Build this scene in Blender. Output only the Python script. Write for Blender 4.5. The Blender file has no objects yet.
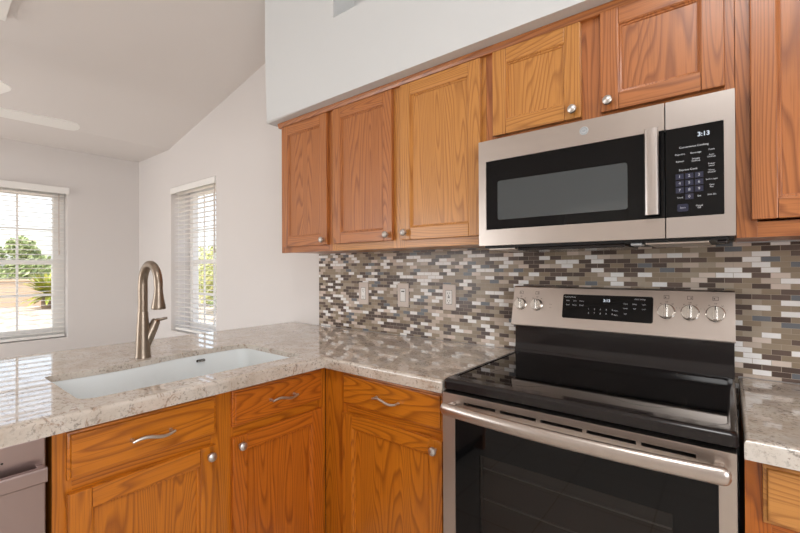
import bpy, bmesh, math, random
from mathutils import Vector, Matrix
random.seed(7)
S = bpy.context.scene
C = S.collection
PI = math.pi

# ---------------------------------------------------------------- camera
def set_camera():
    f_px, yaw, pitch, roll = 413.04, math.radians(38.411), math.radians(0.30), math.radians(-0.2645)
    fwd = Vector((-math.sin(yaw)*math.cos(pitch), math.cos(yaw)*math.cos(pitch), math.sin(pitch)))
    right = Vector((math.cos(yaw), math.sin(yaw), 0))
    up = right.cross(fwd)
    r2 = right*math.cos(roll) + up*math.sin(roll)
    u2 = r2.cross(fwd)
    cd = bpy.data.cameras.new('camera'); co = bpy.data.objects.new('camera', cd); C.objects.link(co)
    cd.sensor_width = 36; cd.lens = f_px*36/800; cd.clip_start = .02; cd.clip_end = 300
    m = Matrix((r2, u2, -fwd)).transposed().to_4x4()
    m.translation = Vector((0.7403, -1.8133, 1.2816))
    co.matrix_world = m
    S.camera = co
set_camera()

# ---------------------------------------------------------------- world, sun, lights, exposure
w = bpy.data.worlds.new('sky'); S.world = w; w.use_nodes = True
nt = w.node_tree
sky = nt.nodes.new('ShaderNodeTexSky'); sky.sky_type = 'NISHITA'; sky.sun_disc = False
sky.sun_elevation = math.radians(55); sky.sun_rotation = math.radians(150); sky.dust_density = 2.5
hs = nt.nodes.new('ShaderNodeHueSaturation'); hs.inputs['Saturation'].default_value = .5
nt.links.new(sky.outputs[0], hs.inputs['Color']); nt.links.new(hs.outputs[0], nt.nodes['Background'].inputs[0])
nt.nodes['Background'].inputs[1].default_value = 0.58

def light(name, kind, loc, target, energy, color=(1, 1, 1), size=1, size_y=None):
    l = bpy.data.lights.new(name, kind); o = bpy.data.objects.new(name, l); C.objects.link(o)
    l.energy = energy; l.color = color; o.location = loc
    o.rotation_euler = (Vector(target)-Vector(loc)).to_track_quat('-Z', 'Y').to_euler()
    if kind == 'AREA':
        l.size = size
        if size_y: l.shape = 'RECTANGLE'; l.size_y = size_y
    return o
sun = light('sun', 'SUN', (10, -10, 20), (2.5, -3, 0), 3.6, (1, .96, .9)); sun.data.angle = .01
light('kitchen_fill', 'AREA', (1.0, -2.6, 3.26), (1.0, -2.6, 0), 40, (.97, .98, 1), 1.1, 1.1)  # added overhead fill for the kitchen, source not seen
light('rear_fill', 'AREA', (-3.3, -4.68, 1.2), (-3.0, 0, 1.6), 62, (.94, .97, 1), 1.7, 2.0)  # added fill panel standing in for daylight at the rear opening
light('right_fill', 'AREA', (2.52, -2.3, 1.55), (-3, -2.0, 1.4), 40, (.94, .97, 1), 1.5, 1.1)  # added fill panel brightening the kitchen from the right
S.view_settings.view_transform = 'Standard'
S.view_settings.look = 'None'
S.view_settings.exposure = -0.2
S.view_settings.gamma = 1
S.view_settings.use_curve_mapping = False
S.cycles.use_denoising = True
S.cycles.max_bounces = 8
S.cycles.diffuse_bounces = 5
S.cycles.glossy_bounces = 4
S.cycles.transparent_max_bounces = 12
S.cycles.sample_clamp_indirect = 6
S.cycles.caustics_reflective = False
S.cycles.caustics_refractive = False

# ---------------------------------------------------------------- materials
def lin(c):
    r = []
    for v in c:
        v /= 255
        r.append(v/12.92 if v <= .04045 else ((v+.055)/1.055)**2.4)
    return (*r, 1)
class NT:
    def __init__(s, name):
        s.m = bpy.data.materials.new(name); s.m.use_nodes = True
        s.t = s.m.node_tree; s.b = s.t.nodes['Principled BSDF']
    def n(s, typ, **kw):
        x = s.t.nodes.new(typ)
        for k, v in kw.items():
            if k in x.bl_rna.properties: setattr(x, k, v)
            else: x.inputs[k.replace('_', ' ')].default_value = v
        return x
    def l(s, a, b): s.t.links.new(a, b)
    def math(s, op, a, b=None, clamp=False):
        x = s.t.nodes.new('ShaderNodeMath'); x.operation = op; x.use_clamp = clamp
        for i, v in enumerate((a, b)):
            if v is None: continue
            if isinstance(v, (int, float)): x.inputs[i].default_value = v
            else: s.l(v, x.inputs[i])
        return x.outputs[0]
    def mix(s, fac, a, b, blend='MIX'):
        x = s.t.nodes.new('ShaderNodeMix'); x.data_type = 'RGBA'; x.blend_type = blend
        if isinstance(fac, (int, float)): x.inputs[0].default_value = fac
        else: s.l(fac, x.inputs[0])
        for i, v in ((6, a), (7, b)):
            if isinstance(v, tuple): x.inputs[i].default_value = v
            else: s.l(v, x.inputs[i])
        return x.outputs[2]
    def ramp(s, fac, stops, const=False):
        x = s.t.nodes.new('ShaderNodeValToRGB'); cr = x.color_ramp
        if const: cr.interpolation = 'CONSTANT'
        while len(cr.elements) < len(stops): cr.elements.new(1)
        for e, (p, c) in zip(cr.elements, stops): e.position = p; e.color = c
        s.l(fac, x.inputs[0]); return x.outputs[0]
    def coord(s, scale=(1, 1, 1), rand=False):
        tc = s.n('ShaderNodeTexCoord'); v = tc.outputs['Object']
        if rand:
            oi = s.n('ShaderNodeObjectInfo'); mu = s.n('ShaderNodeVectorMath', operation='SCALE')
            cx = s.n('ShaderNodeCombineXYZ', X=9.1, Y=13.7, Z=5.3)
            s.l(cx.outputs[0], mu.inputs[0]); s.l(oi.outputs['Random'], mu.inputs[3])
            ad = s.n('ShaderNodeVectorMath', operation='ADD'); s.l(v, ad.inputs[0]); s.l(mu.outputs[0], ad.inputs[1]); v = ad.outputs[0]
        mp = s.n('ShaderNodeMapping'); mp.inputs['Scale'].default_value = scale; s.l(v, mp.inputs[0])
        return mp.outputs[0]
    def noise(s, vec, scale, detail=2, rough=.5, dist=0):
        x = s.n('ShaderNodeTexNoise', Scale=scale, Detail=detail, Roughness=rough, Distortion=dist)
        s.l(vec, x.inputs['Vector']); return x.outputs['Fac']
    def bump(s, h, strength=.2, dist=.002):
        x = s.n('ShaderNodeBump', Strength=strength, Distance=dist); s.l(h, x.inputs['Height']); s.l(x.outputs[0], s.b.inputs['Normal'])
    def set(s, **kw):
        for k, v in kw.items():
            k = k.replace('_', ' ')
            if isinstance(v, (int, float, tuple)): s.b.inputs[k].default_value = v
            else: s.l(v, s.b.inputs[k])
        return s

def plain(name, col, rough=.5, metal=0., **kw):
    return NT(name).set(Base_Color=lin(col), Roughness=rough, Metallic=metal, **kw).m
def paint(name, col, rough=.75, b=.12):
    x = NT(name); v = x.coord()
    n1 = x.noise(v, 1.3, 2); n2 = x.noise(v, 190, 3)
    c = lin(col); d = tuple(q*.955 for q in c[:3])+(1,)
    x.set(Base_Color=x.mix(n1, d, c), Roughness=rough); x.bump(n2, b, .0012); return x.m
def oak(name, light_c, dark_c, axis, rough=.33):
    x = NT(name)
    al, ac = .5, 5.5
    sc = {'x': (al, ac, ac), 'y': (ac, al, ac), 'z': (ac, ac, al)}[axis]
    v = x.coord(sc, rand=True)
    n1 = x.noise(v, 1.0, 2.2, .36, .12)
    ring = x.math('FRACT', x.math('MULTIPLY', n1, 46.0))
    ring = x.ramp(ring, [(0, (.05, .05, .05, 1)), (.5, (.2, .2, .2, 1)), (.82, (1, 1, 1, 1)), (1, (.05, .05, .05, 1))])
    sp = {'x': (.02, 1, 1), 'y': (1, .02, 1), 'z': (1, 1, .02)}[axis]
    v2 = x.coord(sp, rand=True)
    pore = x.noise(v2, 300, 2, .6)
    pore = x.math('MULTIPLY', x.math('SUBTRACT', pore, .52, True), 4.0, True)
    tone = x.noise(v2, 30, 2)
    L, D = lin(light_c), lin(dark_c)
    vm = x.mix(.5, L, D)
    c = x.mix(x.math('MULTIPLY', ring, .72), L, D)
    c = x.mix(x.math('MULTIPLY', pore, .6), c, D)
    c = x.mix(x.math('MULTIPLY', tone, .35), c, vm)
    x.set(Base_Color=c, Roughness=rough, Coat_Weight=.25, Coat_Roughness=.18)
    x.bump(x.math('ADD', pore, ring), .06, .001); return x.m
M = {}
TINT = {'red': ((188, 118, 62), (112, 54, 20)), 'gold': ((204, 142, 72), (142, 82, 30)), 'rose': ((190, 119, 66), (114, 57, 25)),
        'honey': ((206, 122, 26), (122, 56, 6)), 'amber': ((200, 110, 28), (114, 48, 6))}
for t, (a, b) in TINT.items():
    for ax in 'xyz': M[t+ax] = oak('oak_'+t+'_'+ax, a, b, ax)
M['wall'] = paint('painted_wall', (226, 221, 218))
M['soffit'] = paint('painted_soffit', (214, 216, 216))
M['ceiling'] = paint('painted_ceiling', (230, 224, 220), .85, .2)
M['white'] = plain('white_vinyl', (244, 242, 238), .4)
M['slat'] = plain('blind_slat', (247, 242, 236), .45)
M['nickel'] = plain('satin_nickel', (208, 203, 197), .36, 1)
M['bnickel'] = plain('brushed_nickel', (150, 136, 122), .33, 1)
M['porcelain'] = plain('white_porcelain', (232, 236, 236), .12)
M['plate'] = plain('almond_plate', (208, 194, 184), .35)
M['platedark'] = plain('plate_slot', (60, 52, 48), .5)
M['blackglass'] = plain('black_glass', (9, 9, 10), .04, Specular_IOR_Level=.28)
M['cookglass'] = plain('cooktop_glass', (10, 9, 9), .03)
M['blackenamel'] = plain('black_enamel', (26, 21, 21), .14)
M['black'] = plain('matte_black', (14, 13, 13), .5)
M['greyprint'] = plain('grey_print', (205, 208, 212), .5)
M['darkprint'] = plain('dark_print', (70, 62, 58), .5)
M['ringprint'] = plain('ring_print', (34, 32, 32), .2)
M['chrome'] = plain('chrome', (225, 222, 216), .13, 1)
M['rubber'] = plain('dark_gap', (20, 17, 15), .7)
M['bluekey'] = plain('blue_key', (38, 40, 62), .3)
M['meshgrey'] = plain('mesh_screen', (60, 66, 68), .05, Specular_IOR_Level=1.0)
M['toe'] = plain('toe_kick_dark', (60, 34, 16), .6)
M['badge'] = plain('badge_silver', (188, 190, 192), .4, .2)
M['badgeblue'] = plain('badge_grey', (104, 122, 128), .4, .2)

def steel(name, col, axis='x', rough=.31):
    x = NT(name); v = x.coord({'x': (.01, 1, 1), 'y': (1, .01, 1), 'z': (1, 1, .01)}[axis])
    n = x.noise(v, 500, 2, .6)
    x.set(Base_Color=x.mix(n, tuple(q*.96 for q in lin(col)[:3])+(1,), lin(col)), Metallic=1., Roughness=x.math('ADD', x.math('MULTIPLY', n, .08), rough-.04)); return x.m
M['steel'] = steel('brushed_steel', (200, 190, 182))
M['steelz'] = steel('brushed_steel_vertical', (204, 196, 190), 'z')
M['steely'] = steel('brushed_steel_dishwasher', (178, 160, 156), 'y', .3)

def granite(name):
    x = NT(name); v = x.coord()
    base = x.ramp(x.noise(v, 7, 5, .62, .8), [(.25, lin((178, 162, 146))), (.5, lin((200, 189, 176))), (.75, lin((214, 207, 198)))])
    v2 = x.coord((1.0, 2.2, 1.6))
    ve = x.noise(v2, 15, 6, .68, 1.4)
    vein = x.ramp(ve, [(.57, (0, 0, 0, 1)), (.64, (1, 1, 1, 1))])
    c = x.mix(x.math('MULTIPLY', vein, .6), base, lin((140, 104, 78)))
    sp = x.ramp(x.noise(v, 95, 3, .7, .3), [(.53, (0, 0, 0, 1)), (.61, (1, 1, 1, 1))])
    reg = x.ramp(x.noise(v, 16, 3, .6), [(.40, (.15, .15, .15, 1)), (.62, (1, 1, 1, 1))])
    c = x.mix(x.math('MULTIPLY', x.math('MULTIPLY', sp, reg), .65), c, lin((86, 76, 68)))
    sp2 = x.ramp(x.noise(v, 42, 4, .7, .8), [(.63, (0, 0, 0, 1)), (.69, (1, 1, 1, 1))])
    c = x.mix(x.math('MULTIPLY', sp2, .55), c, lin((122, 100, 80)))
    x.set(Base_Color=c, Roughness=.03, IOR=1.85); return x.m
M['granite'] = granite('granite')

def mosaic():
    x = NT('mosaic_tile')
    tc = x.n('ShaderNodeTexCoord'); sp = x.n('ShaderNodeSeparateXYZ'); x.l(tc.outputs['Object'], sp.inputs[0])
    cb = x.n('ShaderNodeCombineXYZ'); x.l(sp.outputs[0], cb.inputs[0]); x.l(sp.outputs[2], cb.inputs[1])
    br = x.n('ShaderNodeTexBrick', offset=.5, offset_frequency=2, squash=1, Scale=1., Mortar_Size=.0007, Mortar_Smooth=.1, Bias=0., Brick_Width=.0475, Row_Height=.0178)
    br.inputs['Color1'].default_value = (0, 0, 0, 1); br.inputs['Color2'].default_value = (1, 1, 1, 1); br.inputs['Mortar'].default_value = (.5, .5, .5, 1)
    x.l(cb.outputs[0], br.inputs['Vector'])
    c = x.ramp(br.outputs['Color'], [(0, lin((86, 72, 66))), (.20, lin((104, 88, 80))), (.30, lin((158, 142, 122))), (.44, lin((148, 132, 112))), (.55, lin((174, 160, 142))), (.62, lin((200, 184, 170))), (.71, lin((220, 204, 192))), (.78, lin((246, 244, 242))), (.95, lin((112, 116, 122)))], True)
    c = x.mix(br.outputs['Fac'], c, lin((176, 162, 146)))
    n = x.noise(x.coord(), 60, 2)
    c = x.mix(x.math('MULTIPLY', n, .12), c, lin((120, 104, 90)))
    x.set(Base_Color=c, Roughness=x.math('ADD', x.math('MULTIPLY', br.outputs['Fac'], .5), .2), Specular_IOR_Level=.3)
    x.bump(x.math('SUBTRACT', 1., br.outputs['Fac']), .5, .0008); return x.m
M['mosaic'] = mosaic()

def tile_floor():
    x = NT('floor_tile')
    br = x.n('ShaderNodeTexBrick', offset=0., Scale=1., Mortar_Size=.004, Brick_Width=.45, Row_Height=.45)
    br.inputs['Color1'].default_value = lin((208, 200, 190)); br.inputs['Color2'].default_value = lin((200, 192, 182)); br.inputs['Mortar'].default_value = lin((150, 136, 118))
    x.l(x.coord(), br.inputs['Vector']); x.set(Base_Color=br.outputs['Color'], Roughness=.35); return x.m
M['floor'] = tile_floor()
def emis(name, col, st):
    x = NT(name); x.set(Base_Color=(0, 0, 0, 1), Emission_Color=lin(col), Emission_Strength=float(st)); return x.m
M['digits'] = emis('lit_digits', (235, 245, 255), .95)
M['fill_light'] = emis('fill_lens', (255, 246, 232), 2.5)  # glow of the added overhead light box
def see_through(name, tint, gloss, rough=.01, gcol=(1, 1, 1, 1)):
    x = NT(name); t = x.t; t.nodes.remove(x.b)
    tr = x.n('ShaderNodeBsdfTransparent', Color=tint); gl = x.n('ShaderNodeBsdfGlossy', Color=gcol, Roughness=rough)
    fr = x.n('ShaderNodeLayerWeight', Blend=.5); fr2 = x.math('ADD', x.math('MULTIPLY', x.math('POWER', fr.outputs['Facing'], 5.), .9), .04); mx = x.n('ShaderNodeMixShader')
    x.l(x.math('MULTIPLY', fr2, gloss), mx.inputs[0]); x.l(tr.outputs[0], mx.inputs[1]); x.l(gl.outputs[0], mx.inputs[2])
    x.l(mx.outputs[0], t.nodes['Material Output'].inputs[0]); return x.m
M['glass'] = see_through('window_glass', (.97, .98, .98, 1), .9)
M['ovenglass'] = see_through('oven_tinted_glass', (.20, .18, .17, 1), 1.0)
M['cavity'] = plain('oven_enamel', (96, 74, 66), .4)
def gravel():
    x = NT('gravel'); v = x.coord()
    c = x.ramp(x.noise(v, 3, 8, .75), [(.38, lin((140, 112, 88))), (.5, lin((196, 180, 160))), (.62, lin((216, 204, 190)))])
    x.set(Base_Color=c, Roughness=.95); return x.m
M['gravel'] = gravel()
M['block'] = paint('block_wall', (196, 172, 148), .9, .3)
def leaf(name, a, b):
    x = NT(name); n = x.noise(x.coord(), 4, 3); x.set(Base_Color=x.mix(x.ramp(n, [(.35, (0, 0, 0, 1)), (.65, (1, 1, 1, 1))]), lin(a), lin(b)), Roughness=.6); return x.m
M['leaf_dark'] = leaf('tree_leaf', (120, 138, 84), (176, 188, 136))
M['leaf_yellow'] = leaf('shrub_leaf', (168, 176, 104), (222, 220, 160))
M['frond'] = leaf('palm_frond', (110, 128, 40), (190, 180, 80))
M['bark'] = leaf('bark', (96, 76, 56), (130, 108, 84))

# ---------------------------------------------------------------- builders
def T_wall(y0): return lambda u, w, z: Vector((u, y0-w, z))
def T_pen(x0): return lambda u, w, z: Vector((x0+w, u, z))
T_id = lambda u, w, z: Vector((u, w, z))

class B:
    def __init__(s, T=T_id): s.bm = bmesh.new(); s.T = T
    def face(s, pts, mi=0):
        f = s.bm.faces.new([s.bm.verts.new(s.T(*p)) for p in pts]); f.material_index = mi; return f
    def box(s, u0, u1, w0, w1, z0, z1, bev=0., mi=0, seg=2):
        t = bmesh.new(); vs = [t.verts.new(s.T(u, w_, z)) for u in (u0, u1) for w_ in (w0, w1) for z in (z0, z1)]
        for q in ((0, 1, 3, 2), (4, 6, 7, 5), (0, 4, 5, 1), (2, 3, 7, 6), (0, 2, 6, 4), (1, 5, 7, 3)): t.faces.new([vs[i] for i in q])
        bmesh.ops.recalc_face_normals(t, faces=t.faces)
        if bev: bmesh.ops.bevel(t, geom=list(t.edges), offset=bev, segments=seg, profile=.5, affect='EDGES')
        for f in t.faces: f.material_index = mi
        s.add(t); return s
    def add(s, t):
        me = bpy.data.meshes.new('tmp'); t.to_mesh(me); t.free(); s.bm.from_mesh(me); bpy.data.meshes.remove(me)
    def loft(s, loops, cap0=True, cap1=True, mi=0, closed=True):
        rows = [[s.bm.verts.new(s.T(*p)) for p in lp] for lp in loops]
        n = len(rows[0]); k = n if closed else n-1
        for a, b in zip(rows, rows[1:]):
            for i in range(k):
                f = s.bm.faces.new((a[i], a[(i+1) % n], b[(i+1) % n], b[i])); f.material_index = mi
        if cap0: s.bm.faces.new(rows[0][::-1]).material_index = mi
        if cap1: s.bm.faces.new(rows[-1]).material_index = mi
        return s
    def lathe(s, u, z, prof, seg=20, mi=0, axis='w', w=0):
        loops = []
        for r, a in prof:
            r = max(r, 1e-5)
            if axis == 'w': loops.append([(u+r*math.cos(2*PI*i/seg), a, z+r*math.sin(2*PI*i/seg)) for i in range(seg)])
            else: loops.append([(u+r*math.cos(2*PI*i/seg), w+r*math.sin(2*PI*i/seg), a) for i in range(seg)])
        return s.loft(loops, mi=mi)
    def tube(s, pts, rad, seg=12, mi=0, flat=1.):
        pts = [s.T(*p) for p in pts]; n = len(pts)
        if isinstance(rad, (int, float)): rad = [rad]*n
        loops = []; ref = None
        for i in range(n):
            t = (pts[min(i+1, n-1)]-pts[max(i-1, 0)]).normalized()
            if ref is None: ref = t.orthogonal().normalized()
            ref = (ref-t*ref.dot(t)).normalized(); b = t.cross(ref)
            loops.append([pts[i]+(ref*math.cos(2*PI*k/seg)+b*math.sin(2*PI*k/seg)*flat)*rad[i] for k in range(seg)])
        T = s.T; s.T = lambda u, w_, z: Vector((u, w_, z)); s.loft(loops, mi=mi); s.T = T; return s
    def grid(s, us, vs, w0, w1, hole, bevel_sel=None):
        vd = {}
        def V(i, j, k):
            if (i, j, k) not in vd: vd[i, j, k] = s.bm.verts.new(s.T(us[i], (w0, w1)[k], vs[j]))
            return vd[i, j, k]
        sol = lambda i, j: 0 <= i < len(us)-1 and 0 <= j < len(vs)-1 and not hole((us[i]+us[i+1])/2, (vs[j]+vs[j+1])/2)
        for i in range(len(us)-1):
            for j in range(len(vs)-1):
                if not sol(i, j): continue
                for k in (0, 1): s.bm.faces.new((V(i, j, k), V(i+1, j, k), V(i+1, j+1, k), V(i, j+1, k)))
                if not sol(i-1, j): s.bm.faces.new((V(i, j, 0), V(i, j+1, 0), V(i, j+1, 1), V(i, j, 1)))
                if not sol(i+1, j): s.bm.faces.new((V(i+1, j, 0), V(i+1, j+1, 0), V(i+1, j+1, 1), V(i+1, j, 1)))
                if not sol(i, j-1): s.bm.faces.new((V(i, j, 0), V(i+1, j, 0), V(i+1, j, 1), V(i, j, 1)))
                if not sol(i, j+1): s.bm.faces.new((V(i, j+1, 0), V(i+1, j+1, 0), V(i+1, j+1, 1), V(i, j+1, 1)))
        return s
    def build(s, name, mats, parent=None, smooth=True, xf=None, recalc=True, ang=35):
        me = bpy.data.meshes.new(name)
        if xf is not None: s.bm.transform(xf)
        if recalc: bmesh.ops.recalc_face_normals(s.bm, faces=s.bm.faces)
        o = bpy.data.objects.new(name, me)
        if parent is not None:
            L = world_loc(parent); s.bm.transform(Matrix.Translation(-L)); o.parent = parent
        elif s.bm.verts:
            # origin of a one-mesh thing: the middle of its base
            xs = [v.co for v in s.bm.verts]
            L = Vector(((min(v.x for v in xs)+max(v.x for v in xs))/2, (min(v.y for v in xs)+max(v.y for v in xs))/2, min(v.z for v in xs)))
            s.bm.transform(Matrix.Translation(-L)); o.location = L
        s.bm.to_mesh(me); s.bm.free()
        for m in (mats if isinstance(mats, (list, tuple)) else [mats]): me.materials.append(M[m] if isinstance(m, str) else m)
        if smooth:
            me.shade_smooth(); me.set_sharp_from_angle(angle=math.radians(ang))
        C.objects.link(o)
        if smooth:
            wn = o.modifiers.new('weighted', 'WEIGHTED_NORMAL'); wn.keep_sharp = True; wn.weight = 80
        return o
def world_loc(o):
    L = Vector(o.location)
    while o.parent: o = o.parent; L += Vector(o.location)
    return L
def thing(name, loc, label, cat, group=None):
    o = bpy.data.objects.new(name, None); C.objects.link(o); o.location = loc; o.empty_display_size = .1
    o['label'] = label; o['category'] = cat
    if group: o['group'] = group
    return o
def tag(o, label, cat, group=None, kind=None):
    o['label'] = label; o['category'] = cat
    if group: o['group'] = group
    if kind: o['kind'] = kind
    return o
def struct(o): o['kind'] = 'structure'; return o
def lab(o, l): o['label'] = l; return o
def text(body, name, size, mat, parent, xf, align='CENTER', depth=.0002, bold=0.):
    cu = bpy.data.curves.new(name, 'FONT'); cu.body = body; cu.size = size; cu.align_x = align; cu.align_y = 'CENTER'
    cu.extrude = depth; cu.offset = bold; cu.resolution_u = 3
    o = bpy.data.objects.new(name, cu); C.objects.link(o); bpy.context.view_layer.update()
    me = bpy.data.meshes.new_from_object(o.evaluated_get(bpy.context.evaluated_depsgraph_get()))
    bpy.data.objects.remove(o)
    L = world_loc(parent); me.transform(Matrix.Translation(-L) @ xf); me.materials.clear(); me.materials.append(M[mat])
    q = bpy.data.objects.new(name, me); q.parent = parent; C.objects.link(q); return q
def joined_texts(items, name, mat, parent, depth=.0002):
    """several words of one print as one mesh; items: (body, size, matrix)"""
    bm = bmesh.new()
    for body, size, xf in items:
        cu = bpy.data.curves.new('t', 'FONT'); cu.body = body; cu.size = size; cu.align_x = 'CENTER'; cu.align_y = 'CENTER'; cu.extrude = depth; cu.resolution_u = 2
        o = bpy.data.objects.new('t', cu); C.objects.link(o); bpy.context.view_layer.update()
        me = bpy.data.meshes.new_from_object(o.evaluated_get(bpy.context.evaluated_depsgraph_get()))
        bpy.data.objects.remove(o); me.transform(xf); bm.from_mesh(me); bpy.data.meshes.remove(me)
    b = B(); b.bm.free(); b.bm = bm
    return b.build(name, mat, parent, smooth=False, recalc=False)
def face_wall(x, y, z): return Matrix.Translation((x, y, z)) @ Matrix.Rotation(PI/2, 4, 'X')
def rrect(x0, x1, y0, y1, r, seg=5):
    pts = []
    for cx, cy, a0 in ((x1-r, y1-r, 0), (x0+r, y1-r, 90), (x0+r, y0+r, 180), (x1-r, y0+r, 270)):
        for k in range(seg+1):
            a = math.radians(a0+90*k/seg); pts.append((cx+r*math.cos(a), cy+r*math.sin(a)))
    return pts
def slab(name, outer, hole, z0, z1, mat, label, cat, apron=()):
    """stone slab: rounded outer top edge, crisp cut-out, laminated strips (x0, x1, y0, y1) under the show edges"""
    cu = bpy.data.curves.new(name, 'CURVE'); cu.dimensions = '2D'; cu.fill_mode = 'BOTH'
    for lp in [outer]+([hole] if hole else []):
        sp = cu.splines.new('POLY'); sp.points.add(len(lp)-1); sp.use_cyclic_u = True
        for p, q in zip(sp.points, lp): p.co = (q[0], q[1], 0, 1)
    cu.extrude = .011
    o = bpy.data.objects.new(name, cu); C.objects.link(o); bpy.context.view_layer.update()
    me = bpy.data.meshes.new_from_object(o.evaluated_get(bpy.context.evaluated_depsgraph_get())); bpy.data.objects.remove(o)
    me.transform(Matrix.Translation((0, 0, z1-.011)))
    b = B(); b.bm.from_mesh(me); bpy.data.meshes.remove(me)
    bmesh.ops.remove_doubles(b.bm, verts=b.bm.verts, dist=1e-5)
    def on_outer(v):
        p = v.co.xy; n = len(outer)
        for i in range(n):
            a, c = Vector(outer[i]), Vector(outer[(i+1) % n]); t = max(0, min(1, (p-a).dot(c-a)/(c-a).length_squared))
            if (a+(c-a)*t-p).length < 1e-4: return True
        return False
    top = [e for e in b.bm.edges if all(v.co.z > z1-1e-4 for v in e.verts) and any(abs(f.normal.z) < .5 for f in e.link_faces)]
    oe = [e for e in top if all(on_outer(v) for v in e.verts)]
    he = [e for e in top if not all(on_outer(v) for v in e.verts)]
    bmesh.ops.bevel(b.bm, geom=oe, offset=.012, segments=4, profile=.5, affect='EDGES')
    he = [e for e in he if e.is_valid]
    if he: bmesh.ops.bevel(b.bm, geom=he, offset=.002, segments=2, profile=.5, affect='EDGES')
    for x0, x1, y0, y1 in apron: b.box(x0, x1, y0, y1, z0, z1-.022)
    o = b.build(name, mat, ang=30)
    return tag(o, label, cat)

# ================================================================ STRUCTURE
XL, XR, YB = -4.44, 2.62, -4.75
SL = .208; XF = -3.68; ZF = 2.49
def zc(x): return ZF if x < XF else min(ZF+SL*(x-XF), 3.36)
b = B(); b.box(XL-.2, XR+.2, YB-.2, .3, -.1, 0); struct(b.build('floor', 'floor', smooth=False))
# back wall y=0 with window 2
W2 = (-3.616, -2.731, .675, 2.098)
us = [XL-.2, W2[0], W2[1], XR+.2]; vs = [0, W2[2], W2[3], 3.7]
b = B(T_wall(0)); b.grid(us, vs, 0, -.27, lambda u, v: W2[0] < u < W2[1] and W2[2] < v < W2[3]); struct(b.build('wall_back', 'wall', smooth=False))
# left wall x=XL with window 1
W1 = (-1.86, -.64, .612, 2.104)
b = B(T_pen(XL)); b.grid([YB, W1[0], W1[1], 0], [0, W1[2], W1[3], 2.7], 0, -.18, lambda u, v: W1[0] < u < W1[1] and W1[2] < v < W1[3]); struct(b.build('wall_left', 'wall', smooth=False))
# rear wall (behind the viewer): patio opening added for daylight, and a hall door
b = B(T_wall(YB)); PD = (-4.2, -2.4, 0, 2.1); HD = (-1.0, -.2, 0, 2.05)
b.grid([XL-.2, PD[0], PD[1], HD[0], HD[1], XR+.2], [0, 2.05, 2.1, 3.7], 0, .18, lambda u, v: (PD[0] < u < PD[1] and v < 2.1) or (HD[0] < u < HD[1] and v < 2.05)); struct(b.build('wall_rear', 'wall', smooth=False))
RW = (-2.95, -1.6, 1.05, 2.1)  # unseen opening, added to let light in from the right
b = B(T_pen(XR)); b.grid([YB, RW[0], RW[1], 0], [0, RW[2], RW[3], 3.7], 0, .18, lambda u, v: RW[0] < u < RW[1] and RW[2] < v < RW[3]); struct(b.build('wall_right', 'wall', smooth=False))
# ceiling: narrow flat strip, then the vault
xk = XF+(3.36-ZF)/SL
b = B()
prof = [(XL-.2, ZF), (XF, ZF), (xk, 3.36), (XR+.2, 3.36)]
lo = [(x, YB-.2, z) for x, z in prof]+[(x, YB-.2, z+.15) for x, z in prof[::-1]]
hi = [(x, .3, z) for x, _, z in lo]
b.loft([lo, hi]); struct(b.build('ceiling', 'ceiling', smooth=False))
# soffit over the cabinets with its recessed niche
SX, SY, SZ = -1.389, -.40, 2.143
b = B(T_wall(0)); NI = (-.80, .35, 2.54, 2.86)
b.grid([SX, NI[0], NI[1], 2.60], [SZ, NI[2], NI[3], 3.5], .25, .40, lambda u, v: NI[0] < u < NI[1] and NI[2] < v < NI[3])
es = [e for e in b.bm.edges if all(abs(v.co.y-SY) < 1e-4 and (abs(v.co.z-SZ) < 1e-4) for v in e.verts) or all(abs(v.co.y-SY) < 1e-4 and abs(v.co.x-SX) < 1e-4 for v in e.verts)]
bmesh.ops.bevel(b.bm, geom=es, offset=.02, segments=4, profile=.5, affect='EDGES')
b.box(SX, 2.60, .001, .25, SZ, 3.5)
struct(b.build('wall_soffit', 'soffit', recalc=True))
# knee wall behind the peninsula cabinets
b = B(); b.box(-1.38, -1.27, -2.2, -.002, 0, .865); struct(b.build('wall_peninsula', 'wall', smooth=False))
# hall door seen only in reflections
d = bpy.data.objects.new('door_1', None); C.objects.link(d); d.location = (-.6, YB, 0); struct(d)
b = B(T_wall(YB)); b.box(-.98, -.22, .05, .09, .01, 2.03); b.build('door_leaf', 'white', d)
b = B(T_wall(YB)); b.box(-1.08, -.995, -.02, -.002, 0, 2.13); b.box(-.205, -.12, -.02, -.002, 0, 2.13); b.box(-.995, -.205, -.02, -.002, 2.045, 2.13); b.build('casing', 'white', d)

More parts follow.
